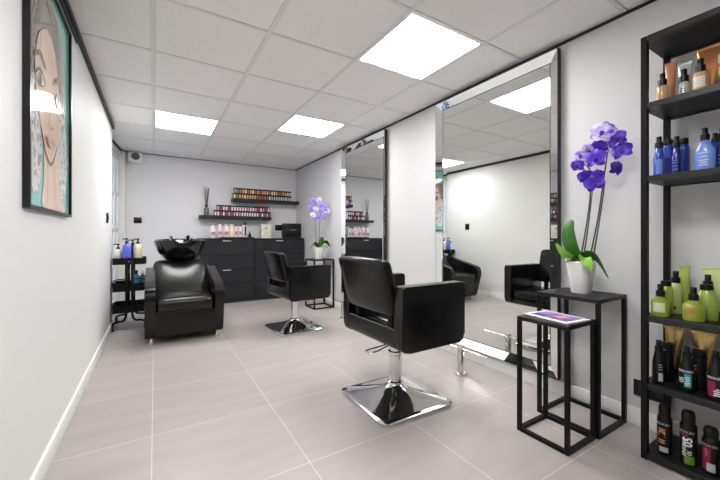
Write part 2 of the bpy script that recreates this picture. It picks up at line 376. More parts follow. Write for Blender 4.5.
# ------------------------------------------------------------------ salon chairs
def squircle(h, z, e, n=72, s=1.0):
    out = []
    for i in range(n):
        a = 2*PI*i/n; c, q = math.cos(a), math.sin(a)
        r = (abs(c)**e + abs(q)**e)**(-1/e)
        out.append((h*r*c, s*h*r*q, z))
    return out
def salon_chair(label, loc, rz, lift, base_rz):
    t = thing('salon_chair', label, 'salon chair', loc, 0, 'black salon chairs')
    cs, sn = math.cos(rz), math.sin(rz)
    B = NB()
    loft(B, [squircle(h*1.0, z, e) for h, z, e in ((.250, .001, 14), (.256, .008, 14), (.256, .018, 14), (.246, .026, 14), (.232, .0275, 13), (.17, .045, 9), (.11, .062, 5), (.065, .080, 2.6), (.046, .096, 2), (.044, .10, 2))])
    obj('base_plate', B, 'chrome', t, loc=(-.012, -.008, 0), rz=base_rz, ang=50)
    B = NB(); lathe(B, [(.050, .098), (.050, .106), (.042, .112), (.042, .27), (.047, .275), (.047, .292), (.04, .296)], 32); obj('column', B, 'chrome', t)
    zt = .386 + lift
    B = NB(); lathe(B, [(.034, .295), (.034, zt-.03)], 24); obj('piston', B, 'chrome', t)
    B = NB(); lathe(B, [(.05, zt-.032), (.05, zt-.02), (.10, zt-.018), (.10, zt)], 28); obj('mount', B, 'blackmetal', t)
    B = NB()
    d = Vector((-1, -.12, 0)).normalized() if lift == 0 else Vector((.9, -.5, 0)).normalized(); s_ = Vector((-d.y, d.x, 0))
    zl = zt-.04
    ring = [d*.03 + s_*.012, d*.10 + s_*.018, d*.18 + s_*.034, d*.225 + s_*.02, d*.23, d*.225 - s_*.02, d*.18 - s_*.02, d*.10 - s_*.01, d*.03 - s_*.012]
    tube(B, [(p.x, p.y, zl - .02*min(1, p.length/.3)) for p in smooth(ring, 4)], .0045, 8); obj('pump_lever', B, 'chrome', t)
    # upholstery (rotates with the chair)
    body = dict(rz=rz)
    z0, z1 = .386+lift, .738+lift
    arm = round_poly([(-.198, z0), (.278, z0), (.278, z1), (-.196, z1)], [.05, .045, .015, .015], 7)
    for sgn in (-1, 1):
        B = NB(); prism(B, arm, 'Y', sgn*.308, sgn*.238, .010, 3); obj('arm', B, 'leather', t, **body)
    B = NB(); prism(B, round_poly([(-.197, z0+.002), (-.12, z0+.002), (-.12, z0+.06), (-.15, z0+.122), (-.197, z0+.122)], [.05, 0, .03, .015, .012], 6), 'Y', -.237, .237); obj('rear_rail', B, 'leather', t, **body)
    B = NB(); box(B, -.119, .262, -.237, .237, z0+.002, z0+.052, .012, 3); obj('seat_base', B, 'leather', t, **body)
    def puff(p):
        u = p.y/.237; v = (p.x-.065)/.2
        if p.z > z0+.085: p.z += .016*max(0, 1-u*u)*max(0, 1-v*v)
        return p
    B = NB(); rbox(B, (.065, 0, z0+.09), (.205, .236, .037), .028, puff, 8); obj('seat', B, 'leather', t, **body)
    def bend(p):
        k = (p.z-(z0+.155))/.34
        p.x += -.085*k + .018*(p.y/.26)**2 - .018*max(0, k-.8)
        p.y = p.y*(.93 + .03*k) + .012
        p.z += .010*k*math.cos(p.y/.27*PI*.5)
        return p
    B = NB(); rbox(B, (-.175, 0, z0+.334), (.036, .258, .156), .030, bend, 8); obj('backrest', B, 'leather', t, **body)
    for sgn in (-1, 1):
        B = NB(); box(B, -.176, -.158, sgn*.17-.02, sgn*.17+.02, z0+.09, z0+.215, .003); obj('back_bracket', B, 'blackmetal', t, **body)
    return t
salon_chair('front black leather salon chair on a square chrome base, facing the nearest mirror', (1.285, 1.680, 0), math.radians(1), 0, math.radians(-1))
salon_chair('second black leather salon chair further back, in front of the dark drawer units', (1.325, 3.56, 0), math.radians(5), -.036, math.radians(4))

# ------------------------------------------------------------------ footrests
def footrest(label, loc):
    t = thing('footrest', label, 'footrest', loc, 0, 'chrome footrests')
    B = NB(); lathe(B, [(.044, 0), (.045, .006), (.042, .014), (.028, .018)], 28); obj('base', B, 'brushed', t)
    B = NB(); lathe(B, [(.0235, .017), (.0235, .165), (.021, .17)], 24); box(B, -.021, -.007, -.018, .018, .165, .212, .004); box(B, .007, .021, -.018, .018, .165, .212, .004); obj('post', B, 'brushed', t)
    B = NB(); tube(B, [(0, -.235, .188), (0, .235, .188)], .006, 12); obj('bar', B, 'brushed', t)
    return t
f0 = footrest('small chrome footrest with a crossbar on the floor before the nearest mirror', (1.905, 1.71, 0))
dup(f0, (1.985, 3.655, 0), 'chrome footrest glimpsed behind the front salon chair, before the far mirror')

# ------------------------------------------------------------------ wash unit
def wash_chair():
    t = thing('wash_chair', 'black leather hair wash chair with a basin at its head, on short chrome legs', 'wash chair', (.257, 3.56, 0))
    arm = round_poly([(.10, .055), (.80, .055), (.80, .665), (.70, .675), (.34, .605), (.03, .525), (.0, .43)], [.03, .02, .03, .05, .1, .045, .05], 7)
    for sgn in (-1, 1):
        B = NB(); prism(B, arm, 'X', sgn*.338, sgn*.252, .022, 4); obj('arm', B, 'leather', t)
    B = NB(); prism(B, round_poly([(.06, .068), (.79, .068), (.79, .31), (.05, .31)], [.02, 0, 0, .02], 4), 'X', -.2515, .2515, .004); obj('seat_base', B, 'leather', t)
    def puff(p):
        u = p.x/.26; v = (p.y-.31)/.3
        if p.z > .365: p.z += .02*max(0, 1-u*u)*max(0, 1-v*v)
        return p
    B = NB(); rbox(B, (0, .305, .358), (.2515, .275, .062), .045, puff, 8); obj('seat', B, 'leather2', t)
    def recl(p):
        k = (p.z-.38)/.34; u = p.x/.26
        p.y += .17*k + .11*k*k
        if p.y < .62 + .2*k: p.y -= .022*math.cos(u*PI/2)*(.4 + .6*math.sin(PI*min(1, max(0, k))))
        p.z += .014*math.cos(u*PI*1.5)*max(0, k-.5)*-1 + .012*k
        return p
    B = NB(); rbox(B, (0, .525, .540), (.272, .060, .185), .050, recl, 10); obj('backrest', B, 'leather2', t)
    B = NB(); box(B, -.22, .22, .802, .96, .03, .70, .02, 3); obj('pedestal', B, 'blackplastic', t)
    # bowl
    N = 64; cy = .94
    def ring(rx, ry, z, dip=0, lift=0):
        out = []
        for i in range(N):
            a = 2*PI*i/N; fr = max(0, -math.sin(a)); w = max(0, 1-abs(math.cos(a))/.42) if math.sin(a) < 0 else 0
            out.append((rx*math.cos(a), cy + ry*math.sin(a), z - dip*(w*w*(3-2*w)) + lift*max(0, math.sin(a))))
        return out
    B = NB()
    loft(B, [ring(.10, .12, .715), ring(.165, .19, .745), ring(.225, .255, .82), ring(.255, .285, .90, .05), ring(.268, .298, .945, .07, .01), ring(.270, .300, .962, .075, .015), ring(.258, .290, .968, .075, .015), ring(.235, .265, .955, .07, .01), ring(.21, .235, .86, .02), ring(.15, .16, .79), ring(.03, .03, .785)], True, True)
    obj('basin', B, 'blackgloss', t)
    B = NB(); rbox(B, (0, cy-.288, .915), (.105, .022, .026), .016, lambda p: Vector((p.x, p.y + .12*(p.x/.085)**2*.1, p.z + .045*(p.x/.085)**2)), 6); obj('neck_rest', B, 'blackplastic', t)
    B = NB(); lathe(B, [(.018, .97), (.018, .995), (.012, 1.0)], 16, (-.10, cy+.235)); tube(B, smooth([(-.10, cy+.235, .99), (-.10, cy+.21, 1.02), (-.085, cy+.15, 1.005)], 5), .010, 8); obj('tap', B, 'chrome', t)
    B = NB(); tube(B, smooth([(.10, cy+.245, .97), (.105, cy+.24, 1.005), (.10, cy+.17, 1.012), (.085, cy+.12, 1.0)], 5), .013, 10, r1=.020); obj('shower_head', B, 'blackplastic', t)
    for sx in (-1, 1):
        for y in (.14, .72):
            B = NB(); lathe(B, [(.016, 0), (.018, .004), (.013, .02), (.013, .07)], 16, (sx*.285, y)); obj('leg', B, 'chrome', t)
    return t
wash_chair()

# ------------------------------------------------------------------ trolley and its bottles
def trolley():
    t = thing('trolley', 'slim black metal three-tier trolley by the left wall beside the wash chair', 'trolley', (-.235, 4.40, 0))
    hx, d = .15, .36
    for z0, z1, lab in ((.705, .775, 0), (.415, .50, 0), (.185, .265, 0)):
        B = NB(); box(B, -hx, hx, 0, d, z0, z0+.005); tr = obj('tray', B, 'blackmetal', t, smoothed=False)
        for x0, x1, y0, y1 in ((-hx, hx, 0, .005), (-hx, hx, d-.005, d), (-hx, -hx+.005, .005, d-.005), (hx-.005, hx, .005, d-.005)):
            B = NB(); box(B, x0, x1, y0, y1, z0+.005, z1); obj('tray_rim', B, 'blackmetal', tr, smoothed=False)
    for y in (-.012, d+.012):
        B = NB(); box(B, -.038, -.014, y-.011, y+.011, .20, .775, .003); box(B, .014, .038, y-.011, y+.011, .20, .775, .003); obj('post', B, 'blackmetal', t)
        for s in (-1, 1):
            B = NB(); tube(B, smooth([(s*.026, y, .24), (s*.03, y, .15), (s*.055, y, .105), (s*.10, y, .10), (s*.14, y, .085), (s*.145, y, .055)], 6), .011, 10); L_ = obj('leg', B, 'blackmetal', t)
            B = NB(); box(B, s*.145-.012, s*.145+.012, y-.012, y+.012, .035, .065, .003)
            tube(B, [(s*.145-.012, y, .028), (s*.145+.012, y, .028)], .027, 20); obj('castor', B, 'blackplastic', L_)
    for s in (-1, 1):   # rounded hoops holding the middle and lower trays
        for zc in (.50, .265):
            B = NB(); tube(B, smooth([(s*.148, .004, zc-.03), (s*.145, .004, zc+.02), (s*.12, .004, zc+.045), (s*.06, .004, zc+.048), (s*.026, .004, zc+.05)], 6), .006, 8); obj('hoop', B, 'blackmetal', t)
    B = NB(); lathe(B, [(.006, -.0), (.006, .004)], 12); 
    for v in B.verts: v.co = Vector((v.co.x, -.024 - v.co.z, .740 + v.co.y))
    obj('screw', B, 'chrome', t)
    return t
trolley()

def bottle(name, label, cat, loc, body, bm_, parts, group=None, sx=1, sy=1, rz=0):
    """body: (r,z) profile; parts: list of (part name, profile or bmesh function, material)"""
    t = thing(name, label, cat, loc, rz, group)
    B = NB(); lathe(B, body, 28, sx=sx, sy=sy); obj('body', B, bm_, t)
    for pn, pf, pm in parts:
        B = NB()
        if callable(pf): pf(B)
        else: lathe(B, pf, 20)
        obj(pn, B, pm, t)
    return t
def pump_head(z, s=1, dirn=(-1, 0)):
    def f(B):
        lathe(B, [(.017*s, z), (.017*s, z+.018*s), (.008*s, z+.022*s), (.006*s, z+.045*s), (.014*s, z+.047*s), (.015*s, z+.060*s), (.006*s, z+.062*s)], 18)
        tube(B, [(0, 0, z+.055*s), (dirn[0]*.035*s, dirn[1]*.035*s, z+.055*s), (dirn[0]*.044*s, dirn[1]*.044*s, z+.044*s)], .0055*s, 8)
    return f
def spray_head(z, s=1):
    def f(B):
        lathe(B, [(.013*s, z), (.013*s, z+.020*s), (.0085*s, z+.022*s), (.0085*s, z+.042*s), (.007*s, z+.044*s)], 18)
        tube(B, [(-.004*s, 0, z+.036*s), (-.014*s, 0, z+.036*s)], .0035*s, 8)
    return f
M['p_grey'] = mat('pale_grey_plastic', (.62, .63, .62), .3); M['p_blue'] = mat('blue_violet_plastic', (.09, .13, .62), .25, coat=.3); M['p_beige'] = mat('pearl_beige_plastic', (.66, .58, .43), .3)
M['p_dark'] = mat('dark_brown_glass', (.035, .018, .010), .15, coat=.4); M['p_teal'] = mat('teal_plastic', (.06, .26, .34), .25, coat=.3); M['p_black'] = mat('black_satin_plastic', (.006, .006, .0065), .32, spec=.4)
M['p_white'] = mat('white_plastic', (.80, .79, .80), .3); M['p_label'] = mat('pale_label', (.70, .72, .70), .5)
TZ = .711
def pumpb(label, x, y, r, hh, m, z=TZ, dirn=(-1, 0), labelm=None):
    t = bottle('pump_bottle', label, 'bottle', (x, y, z), [(r*.96, 0), (r, .005), (r, hh*.80), (r*.86, hh*.93), (r*.45, hh), (r*.42, hh+.006)], m, [('pump', pump_head(hh+.006, .95, dirn), 'blackplastic')], 'pump bottles on the trolley')
    if labelm:
        B = NB(); patch(B, r, r, hh*.25, hh*.6, PI/2-.8, PI/2+.8); obj('label', B, labelm, t)
pumpb('white and grey pump bottle at the left end of the trolley top', -.341, 4.49, .034, .155, 'p_white', labelm=M['p_grey'])
pumpb('blue pump bottle on the trolley top', -.262, 4.46, .042, .215, 'p_blue', dirn=(-.8, -.5))
pumpb('beige pump bottle at the right end of the trolley top', -.160, 4.46, .042, .212, 'p_beige')
pumpb('dark pump bottle standing behind the blue one on the trolley top', -.214, 4.60, .034, .20, 'p_black')
bottle('hair_product_bottle', 'dark amber bottle on the middle tray of the trolley', 'bottle', (-.255, 4.49, .421), [(.022, 0), (.023, .004), (.023, .15), (.010, .185)], 'p_dark', [('cap', [(.012, .185), (.012, .225)], 'brushed')], 'bottles on the trolley')
bottle('hair_product_bottle', 'teal bottle on the middle tray of the trolley', 'bottle', (-.180, 4.47, .421), [(.036, 0), (.038, .005), (.038, .145), (.018, .172)], 'p_teal', [('cap', [(.019, .172), (.019, .215)], 'p_dark')], 'bottles on the trolley')
bottle('hair_product_bottle', 'pale blue bottle at the right end of the trolley middle tray', 'bottle', (-.118, 4.56, .421), [(.026, 0), (.027, .005), (.027, .14), (.012, .16)], 'p_teal', [('cap', [(.013, .16), (.013, .19)], 'p_white')], 'bottles on the trolley')
bottle('product_jar', 'brown jar with a dark lid on the lower tray of the trolley', 'jar', (-.165, 4.47, .191), [(.045, 0), (.047, .005), (.047, .075), (.040, .082)], 'p_dark', [('lid', [(.046, .082), (.046, .11), (.042, .113)], 'p_black')])

# ------------------------------------------------------------------ drawer units
def drawer_unit(label, x0, x1):
    t = thing('drawer_unit', label, 'chest of drawers', ((x0+x1)/2, 5.40, 0), group='dark drawer units')
    h = (x1-x0)/2
    B = NB(); box(B, -h, h, .022, .445, .0, .966, .002, 1, mi=0); box(B, -h, h, .0, .445, .967, .985, .002, 1)
    box(B, -h+.0, -h+.012, .002, .022, .0, .966); box(B, h-.012, h, .002, .022, .0, .966); box(B, -h+.012, h-.012, .006, .022, 0, .05)
    obj('carcass', B, 'cab', t)
    zs = [.052, .303, .519, .735, .962]
    for k in range(4):
        z0, z1 = zs[k]+.003, zs[k+1]-.003
        B = NB(); box(B, -h+.014, h-.014, .0, .020, z0, z1, .0015, 1)
        d = obj('drawer', B, 'cab', t)
        B = NB(); light = k in (1, 3)
        box(B, -.075, .045, -.012, -.001, z1-.020, z1-.008, .002, 1)
        obj('handle_or_recess_shade', B, 'alu' if light else 'cabin', d)  # dark bars paint the shade of finger recesses
    return t
drawer_unit('dark grey four-drawer unit on the left, under the bottle tray', .553, 1.345)
drawer_unit('dark grey four-drawer unit on the right, under the black box', 1.351, 2.175)

# ------------------------------------------------------------------ wall shelves with dye boxes
def wall_shelf(label, x0, x1, z):
    t = thing('wall_shelf', label, 'shelf', ((x0+x1)/2, BW, z), group='dark floating shelves')
    B = NB(); box(B, -(x1-x0)/2, (x1-x0)/2, -.20, -.001, -.05, 0, .002, 1); obj('board', B, 'cab', t)
wall_shelf('lower dark floating shelf on the back wall, holding pink boxes', .585, 1.690, 1.342)
wall_shelf('upper dark floating shelf on the back wall, holding orange and blue boxes', 1.075, 2.185, 1.632)
def dye_proto(m, label, group):
    t = thing('hair_dye_box', label, 'box', (0, 0, -5), 0, group)
    B = NB(); box(B, -.0195, .0195, 0, .07, 0, .062, .001, 1); obj('carton', B, 'p_black', t)
    B = NB(); box(B, -.0125, .0125, -.0012, -.0001, .004, .060); obj('label', B, m, t)
    B = NB(); box(B, -.0205, .0205, -.001, .071, .062, .085, .001, 1); obj('lid', B, 'p_black', t)
    return t
def rowof(m_list, n, xa, xb, z, labels, group):
    protos = {}
    for i in range(n):
        k = m_list(i)
        x = xa + (xb-xa)*(i+.5)/n
        if k not in protos:
            t = dye_proto(k, labels[k], group); protos[k] = t; t.location = (x, BW-.175, z)
        else: dup(protos[k], (x, BW-.175, z))
M['d_or'] = mat('orange_carton', (.72, .36, .12), .5); M['d_wh'] = mat('cream_carton', (.74, .68, .60), .5); M['d_bl'] = mat('pale_blue_carton', (.42, .52, .62), .5); M['d_br'] = mat('brown_carton', (.36, .15, .08), .5)
M['d_pk'] = mat('pink_carton', (.66, .30, .42), .5); M['d_pw'] = mat('blush_white_carton', (.80, .68, .73), .5); M['d_mg'] = mat('plum_carton', (.30, .06, .14), .5)
r1 = random.Random(3)
seq = [['d_or', 'd_or', 'd_wh', 'd_or', 'd_br', 'd_wh'][r1.randrange(6)] if i < 13 else ['d_bl', 'd_wh', 'd_bl', 'd_or', 'd_br'][r1.randrange(5)] for i in range(24)]
seq2 = [['d_or', 'd_wh', 'd_or', 'd_br'][r1.randrange(4)] if i < 16 else ['d_bl', 'd_wh', 'd_bl'][r1.randrange(3)] for i in range(24)]
nm = {'d_or': 'orange', 'd_wh': 'cream', 'd_bl': 'pale blue', 'd_br': 'brown', 'd_pk': 'pink', 'd_pw': 'blush white', 'd_mg': 'plum'}
def labs(place): return {k: f'{v} dye box with a black lid in the {place}' for k, v in nm.items()}
rowof(lambda i: seq2[i], 24, 1.076, 2.055, 1.632, labs('bottom row on the upper shelf'), 'dye boxes in the bottom row on the upper shelf')
rowof(lambda i: seq[i], 24, 1.092, 2.045, 1.717, labs('top row on the upper shelf'), 'dye boxes in the top row on the upper shelf')
rowof(lambda i: ['d_pw', 'd_pk', 'd_pw', 'd_pw', 'd_mg'][(i*7+i//3) % 5], 22, .79, 1.685, 1.342, labs('bottom row on the lower shelf'), 'dye boxes in the bottom row on the lower shelf')
rowof(lambda i: ['d_pk', 'd_pw', 'd_pw', 'd_mg', 'd_pw'][(i*3+i//4) % 5], 20, .83, 1.665, 1.427, labs('top row on the lower shelf'), 'dye boxes in the top row on the lower shelf')

# reed diffuser
M['glass_g'] = mat('greenish_glass', (.15, .16, .11), .12, coat=.4)
t = thing('reed_diffuser', 'reed diffuser bottle with dark sticks at the left end of the lower shelf', 'diffuser', (.690, 5.75, 1.342))
B = NB(); lathe(B, [(.034, 0), (.037, .005), (.037, .105), (.018, .13), (.018, .15)], 24); obj('bottle', B, 'glass_g', t)
B = NB(); lathe(B, [(.021, .132), (.021, .165), (.012, .167)], 20); obj('collar', B, 'blackplastic', t)
for k in range(7):
    a = 2*PI*k/7; B = NB(); tube(B, [(.006*math.cos(a), .006*math.sin(a), .10), (.038*math.cos(a), .03*math.sin(a), .43+.02*math.sin(3*a))], .0035, 6); obj('reed', B, 'blackwood', t)

# things on the drawer units
TOP = .985
B = NB(); box(B, .851, 1.352, 5.43, 5.79, TOP, TOP+.008, .003); box(B, .851, 1.352, 5.43, 5.438, TOP+.008, TOP+.018); box(B, .851, 1.352, 5.782, 5.79, TOP+.008, TOP+.018); box(B, .851, .859, 5.438, 5.782, TOP+.008, TOP+.018); box(B, 1.344, 1.352, 5.438, 5.782, TOP+.008, TOP+.018)
tag(obj('tray', B, 'blackplastic'), 'low black tray on the left drawer unit', 'tray')
M['sh_pk'] = mat('blush_bottle', (.80, .66, .69), .3); M['sh_pk2'] = mat('rose_label', (.55, .22, .28), .5); M['sh_cr'] = mat('cream_bottle', (.80, .72, .58), .3); M['sh_wt'] = mat('milk_white_bottle', (.80, .77, .78), .3)
SB = [(.765, 'sh_wt', 'white flip-top bottle at the left end of the shampoo row on the drawer unit', TOP), (.868, 'sh_pk', 'blush bottle second from the left in the shampoo row', TOP+.008), (.960, 'sh_pk', 'blush bottle third from the left in the shampoo row', TOP+.008),
      (1.043, 'sh_cr', 'cream coloured bottle in the middle of the shampoo row', TOP+.008), (1.108, 'sh_pk', 'slim pink bottle with a dark cap in the shampoo row', TOP+.008), (1.172, 'sh_wt', 'white bottle with a dark cap beside the tall bottle in the shampoo row', TOP+.008)]
for k, (x, m, lab, z) in enumerate(SB):
    w = .043 if k < 4 else .030
    t = bottle('shampoo_bottle', lab, 'bottle', (x, 5.62, z), [(w*.95, 0), (w, .005), (w, .15), (w*.85, .175), (w*.4, .190)], m, [('cap', [(w*.42, .188), (w*.42, .212), (w*.3, .215)] if k < 4 else [(w*.6, .185), (w*.6, .205)], 'p_white' if k < 4 else 'p_black')], 'bottles in the shampoo row')
    B = NB(); patch(B, w, w, .05, .10, PI/2-.7, PI/2+.7); obj('label', B, 'sh_pk2' if k != 3 else 'sh_pk', t)
t = bottle('shampoo_bottle', 'tall white bottle with a dark stripe and cap at the right of the shampoo row', 'bottle', (1.245, 5.62, TOP+.008), [(.036, 0), (.038, .004), (.038, .20), (.03, .205)], 'p_white', [('cap', [(.028, .205), (.028, .238)], 'p_black')], 'bottles in the shampoo row')
B = NB(); patch(B, .038, .038, .03, .185, PI/2-.32, PI/2+.32); obj('label', B, 'p_black', t)
bottle('dropper_bottle', 'tiny black bottle with a nozzle at the right end of the tray', 'bottle', (1.305, 5.55, TOP+.008), [(.024, 0), (.025, .004), (.025, .045), (.012, .06)], 'p_black', [('nozzle', [(.010, .06), (.007, .105)], 'blackplastic')])
M['gold'] = mat('gold_carton', (.70, .58, .28), .35, metal=.3)
t = thing('gift_card', 'white and gold standing card on the right drawer unit', 'card', (1.605, 5.66, TOP))
B = NB(); box(B, -.082, .082, 0, .045, 0, .235, .002, 1); obj('carton', B, 'paper', t)
M['palegold'] = mat('pale_gold_print', (.74, .66, .40), .4, noise=((.84, .80, .66), 18, .42, .6))
B = NB(); box(B, -.062, .066, -.0012, 0, .02, .175); obj('print', B, 'palegold', t)
B = NB(); prism(B, [(-.03, .21), (0, .185), (.03, .21), (.006, .178), (.006, .155), (-.006, .155), (-.006, .178)], 'Y', -.002, -.0012); obj('emblem', B, 'p_black', t, smoothed=False)
t = thing('display_box', 'large black box with a silver line of writing on the right drawer unit', 'box', (2.045, 5.58, TOP))
B = NB(); box(B, -.142, .142, 0, .16, 0, .028, .002, 1); obj('tray_base', B, 'cab', t)
B = NB(); box(B, -.15, .15, -.004, .165, .028, .255, .006, 2); obj('lid', B, 'blackwood', t)
text('REDKEN', .032, 'brushed', t, lambda u, v, w: (u, -.0046-w, .142+v))

# sockets and switches
def plate(name, label, loc, rz, w, h, n, vertical=False):
    t = thing(name, label, 'switch' if 'switch' in name else 'socket', loc, rz)
    B = NB(); box(B, -w/2, w/2, -.011, 0, -h/2, h/2, .004, 2); obj('plate', B, 'blackplastic', t)
    for k in range(n):
        c = (k-(n-1)/2)*((h if vertical else w)/n); cx, cz = (0, c) if vertical else (c, 0)
        B = NB()
        if 'switch' in name: box(B, cx-.02, cx+.02, -.016, -.0112, cz-.026, cz+.026, .003); obj('rocker', B, 'blackplastic', t)
        else:
            lathe(B, [(.020, 0), (.020, .004), (.016, .0045)], 20)
            for v in B.verts: v.co = Vector((cx+v.co.x, -.0112-v.co.z, cz+v.co.y))
            obj('insert', B, 'blackgap', t)
plate('light_switch', 'black double light switch on the back wall above the trolley', (-.212, BW, 1.248), 0, .10, .085, 2)
plate('wall_socket', 'black wall socket on the back wall beside the black box', (1.875, BW, 1.170), 0, .13, .10, 2)
plate('light_switch', 'black light switch on the left wall near the glazed door', (LW, 4.13, 1.19), PI/2, .085, .10, 1)
plate('wall_socket', 'black double wall socket low on the right wall behind the black rack', (RW, .70, .200), -PI/2, .15, .085, 2)
t = thing('wall_speaker', 'small white speaker box under the ceiling in the far left corner', 'speaker', (-.235, BW, 2.072))
B = NB(); box(B, -.085, .085, -.09, 0, 0, .145, .006, 2); obj('housing', B, 'white', t)
B = NB(); lathe(B, [(.052, 0), (.050, .006), (.02, .003)], 28)
for v in B.verts: v.co = Vector((v.co.x, -.0905-v.co.z, .085+v.co.y))
obj('grille', B, 'cabtrim', t)

# ------------------------------------------------------------------ side tables
def side_table(label, x0, x1, y0, y1, h, top=True):
    t = thing('side_table', label, 'side table', ((x0+x1)/2, (y0+y1)/2, 0), group='black frame side tables')
    a, b, w = (x1-x0)/2, (y1-y0)/2, .019
    for sx in (-1, 1):
        for sy in (-1, 1):
            B = NB(); box(B, sx*a, sx*(a-w), sy*b, sy*(b-w), 0, h-.021, .001, 1); obj('leg', B, 'blackmetal', t)
    B = NB()
    for s in (-1, 1):
        box(B, -a+w, a-w, s*b, s*(b-w), .0, w); box(B, s*a, s*(a-w), -b+w, b-w, .0, w)
    obj('base_frame', B, 'blackmetal', t, smoothed=False)
    B = NB(); box(B, -a, a, -b, b, h-.020, h, .0015, 1); obj('top', B, 'blackwood', t)
side_table('lower black metal side table holding the magazine, by the nearest mirror', 1.608, 1.866, .812, 1.068, .592)
side_table('taller black metal side table under the near orchid, beside the black rack', 1.872, 2.180, .800, 1.118, .690)
side_table('black metal side table under the far orchid, behind the second salon chair', 1.870, 2.180, 4.275, 4.60, .690)
t = thing('magazine', 'white bordered purple magazine lying on the lower side table', 'magazine', (1.742, .940, .592), math.radians(-6))
B = NB(); box(B, -.088, .088, -.118, .118, 0, .007, .001, 1); obj('pages', B, 'paper', t)
M['mag1'] = mat('purple_print', (.16, .07, .38), .3, noise=((.50, .36, .62), 14, .40, .66)); M['mag2'] = mat('coral_print', (.62, .16, .22), .3, noise=((.75, .45, .38), 20, .4, .6))
B = NB(); box(B, -.066, .066, -.095, .095, .007, .0076, mi=0)
prism(B, [(.0 + .035*math.cos(a), -.02 + .03*math.sin(a)) for a in [2*PI*i/20 for i in range(20)]], 'Z', .0076, .008, mi=1); prism(B, [(-.066, .02), (-.02, .03), (-.03, .095), (-.066, .095)], 'Z', .0076, .008, mi=2)
obj('cover_photo', B, ['mag1', 'mag2', 'lip'], t, smoothed=False)

# ------------------------------------------------------------------ orchids
def petal_fan(B, spec, roll=0):
    """spec: (angle, length, width); flower faces +z, local"""
    for ang_, ln, wd in spec:
        n, mrow = 6, 5; grid = []
        for i in range(n+1):
            s = i/n; row = []
            half = wd*.5*math.sin(PI*min(1, .10+.90*s*.98))**.62 if s < 1 else .0015
            for j in range(mrow):
                v = (j/(mrow-1)*2-1)
                x, y = ln*s, half*v
                z = .10*ln*math.sin(PI*s) - .18*ln*s*s + .05*ln*abs(v)*(1 if s > .3 else .3)
                row.append((x*math.cos(ang_)-y*math.sin(ang_), x*math.sin(ang_)+y*math.cos(ang_), z))
            grid.append(row)
        loft(B, grid, False, False, closed=False)
def flower(parent, pos, face, size, m, rnd):
    spec = [(PI/2, .50*size, .42*size), (PI/2+2.25, .50*size, .40*size), (PI/2-2.25, .50*size, .40*size), (PI/2+1.15, .54*size, .62*size), (PI/2-1.15, .54*size, .62*size)]
    f = Vector(face).normalized(); up = Vector((0, 0, 1)); r = up.cross(f).normalized(); u = f.cross(r)
    rot = Matrix((r, u, f)).transposed().to_4x4() @ Matrix.Rotation(rnd.uniform(-.5, .5), 4, 'Z')
    B = NB(); petal_fan(B, spec)
    for v in B.verts: v.co = Vector(pos) + (rot @ v.co)
    fo = obj('flower', B, m, parent, ang=80)
    B = NB(); rbox(B, (0, -.05*size, .05*size), (.07*size, .10*size, .05*size), .04*size, lambda p: Vector((p.x*(1.2+p.y/size*3), p.y, p.z)), 3)
    for v in B.verts: v.co = Vector(pos) + (rot @ v.co)
    obj('lip', B, 'lip', fo)
def leaf(parent, pts, w, m, side):
    P = smooth(pts, 6); B = NB(); n = len(P); rows = []; rows2 = []
    sd = Vector(side).normalized()
    for i, p in enumerate(P):
        s = i/(n-1); half = w*.5*(math.sin(PI*min(1, .16+.84*s))**.6 if s < 1 else .03)
        tdir = (P[min(i+1, n-1)]-P[max(i-1, 0)]).normalized(); q = (sd - tdir*sd.dot(tdir)).normalized(); nn = tdir.cross(q)
        rows.append([p + q*half*v + nn*(.18*half*abs(v)) for v in (-1, -.5, 0, .5, 1)] + [p + q*half*v + nn*(.18*half*abs(v)-.003) for v in (1, .5, 0, -.5, -1)])
    loft(B, rows, True, True); obj('leaf', B, m, parent, ang=60)
def orchid(label, loc, potr, poth, stems, flowers, leaves, mats, seed):
    t = thing('potted_orchid', label, 'orchid', loc, group='potted orchids'); rnd = random.Random(seed)
    B = NB(); rr = [(potr[0]*.94, 0), (potr[0], .006), (potr[1], poth-.004), (potr[1]-.003, poth), (potr[1]-.009, poth-.002), (potr[1]*.86, poth-.025), (.005, poth-.026)]
    loft(B, [squircle(r, z, 3.2, 40) for r, z in rr]); obj('pot', B, 'pot', t)
    B = NB(); loft(B, [squircle(potr[1]*.84, poth-.026, 3.2, 40), squircle(potr[1]*.7, poth-.012, 3, 40), squircle(.01, poth-.006, 2, 40)]); obj('soil', B, 'soil', t)
    for s in stems:
        B = NB(); tube(B, smooth(s, 6), .0042, 8, r1=.0028); obj('stem', B, 'stem', t)
    for pts, w, m, side in leaves: leaf(t, pts, w, m, side)
    for (x, y, z, sz, mk, face) in flowers:
        flower(t, (x, y, z), face, sz, mats[mk], rnd)
    return t
cam_dir = Vector((-.85, -.45, -.15))
F = [(-.02, -.112, 1.555, .118, 1), (.02, -.158, 1.512, .10, 0), (.03, -.18, 1.447, .098, 0), (.04, -.153, 1.361, .085, 0), (-.04, -.088, 1.416, .108, 0), (-.02, .01, 1.399, .075, 0), (-.02, -.031, 1.332, .080, 0), (-.03, -.079, 1.287, .098, 0), (.01, -.037, 1.476, .085, 1), (.02, .013, 1.455, .075, 1), (.02, -.075, 1.484, .090, 0), (-.02, -.09, 1.335, .06, 0)]
z0 = .690
rf = random.Random(5); fl = []
for i, (x, y, z, s, mk) in enumerate(F):
    d = Vector((-.9, -.25 + rf.uniform(-.35, .35), rf.uniform(-.45, .15)))
    if i == 3: d = Vector((-.35, -1, -.2))
    fl.append((x, y, z-z0, s, mk, d))
def dz(pts): return [(a, b, c-z0) for a, b, c in pts]
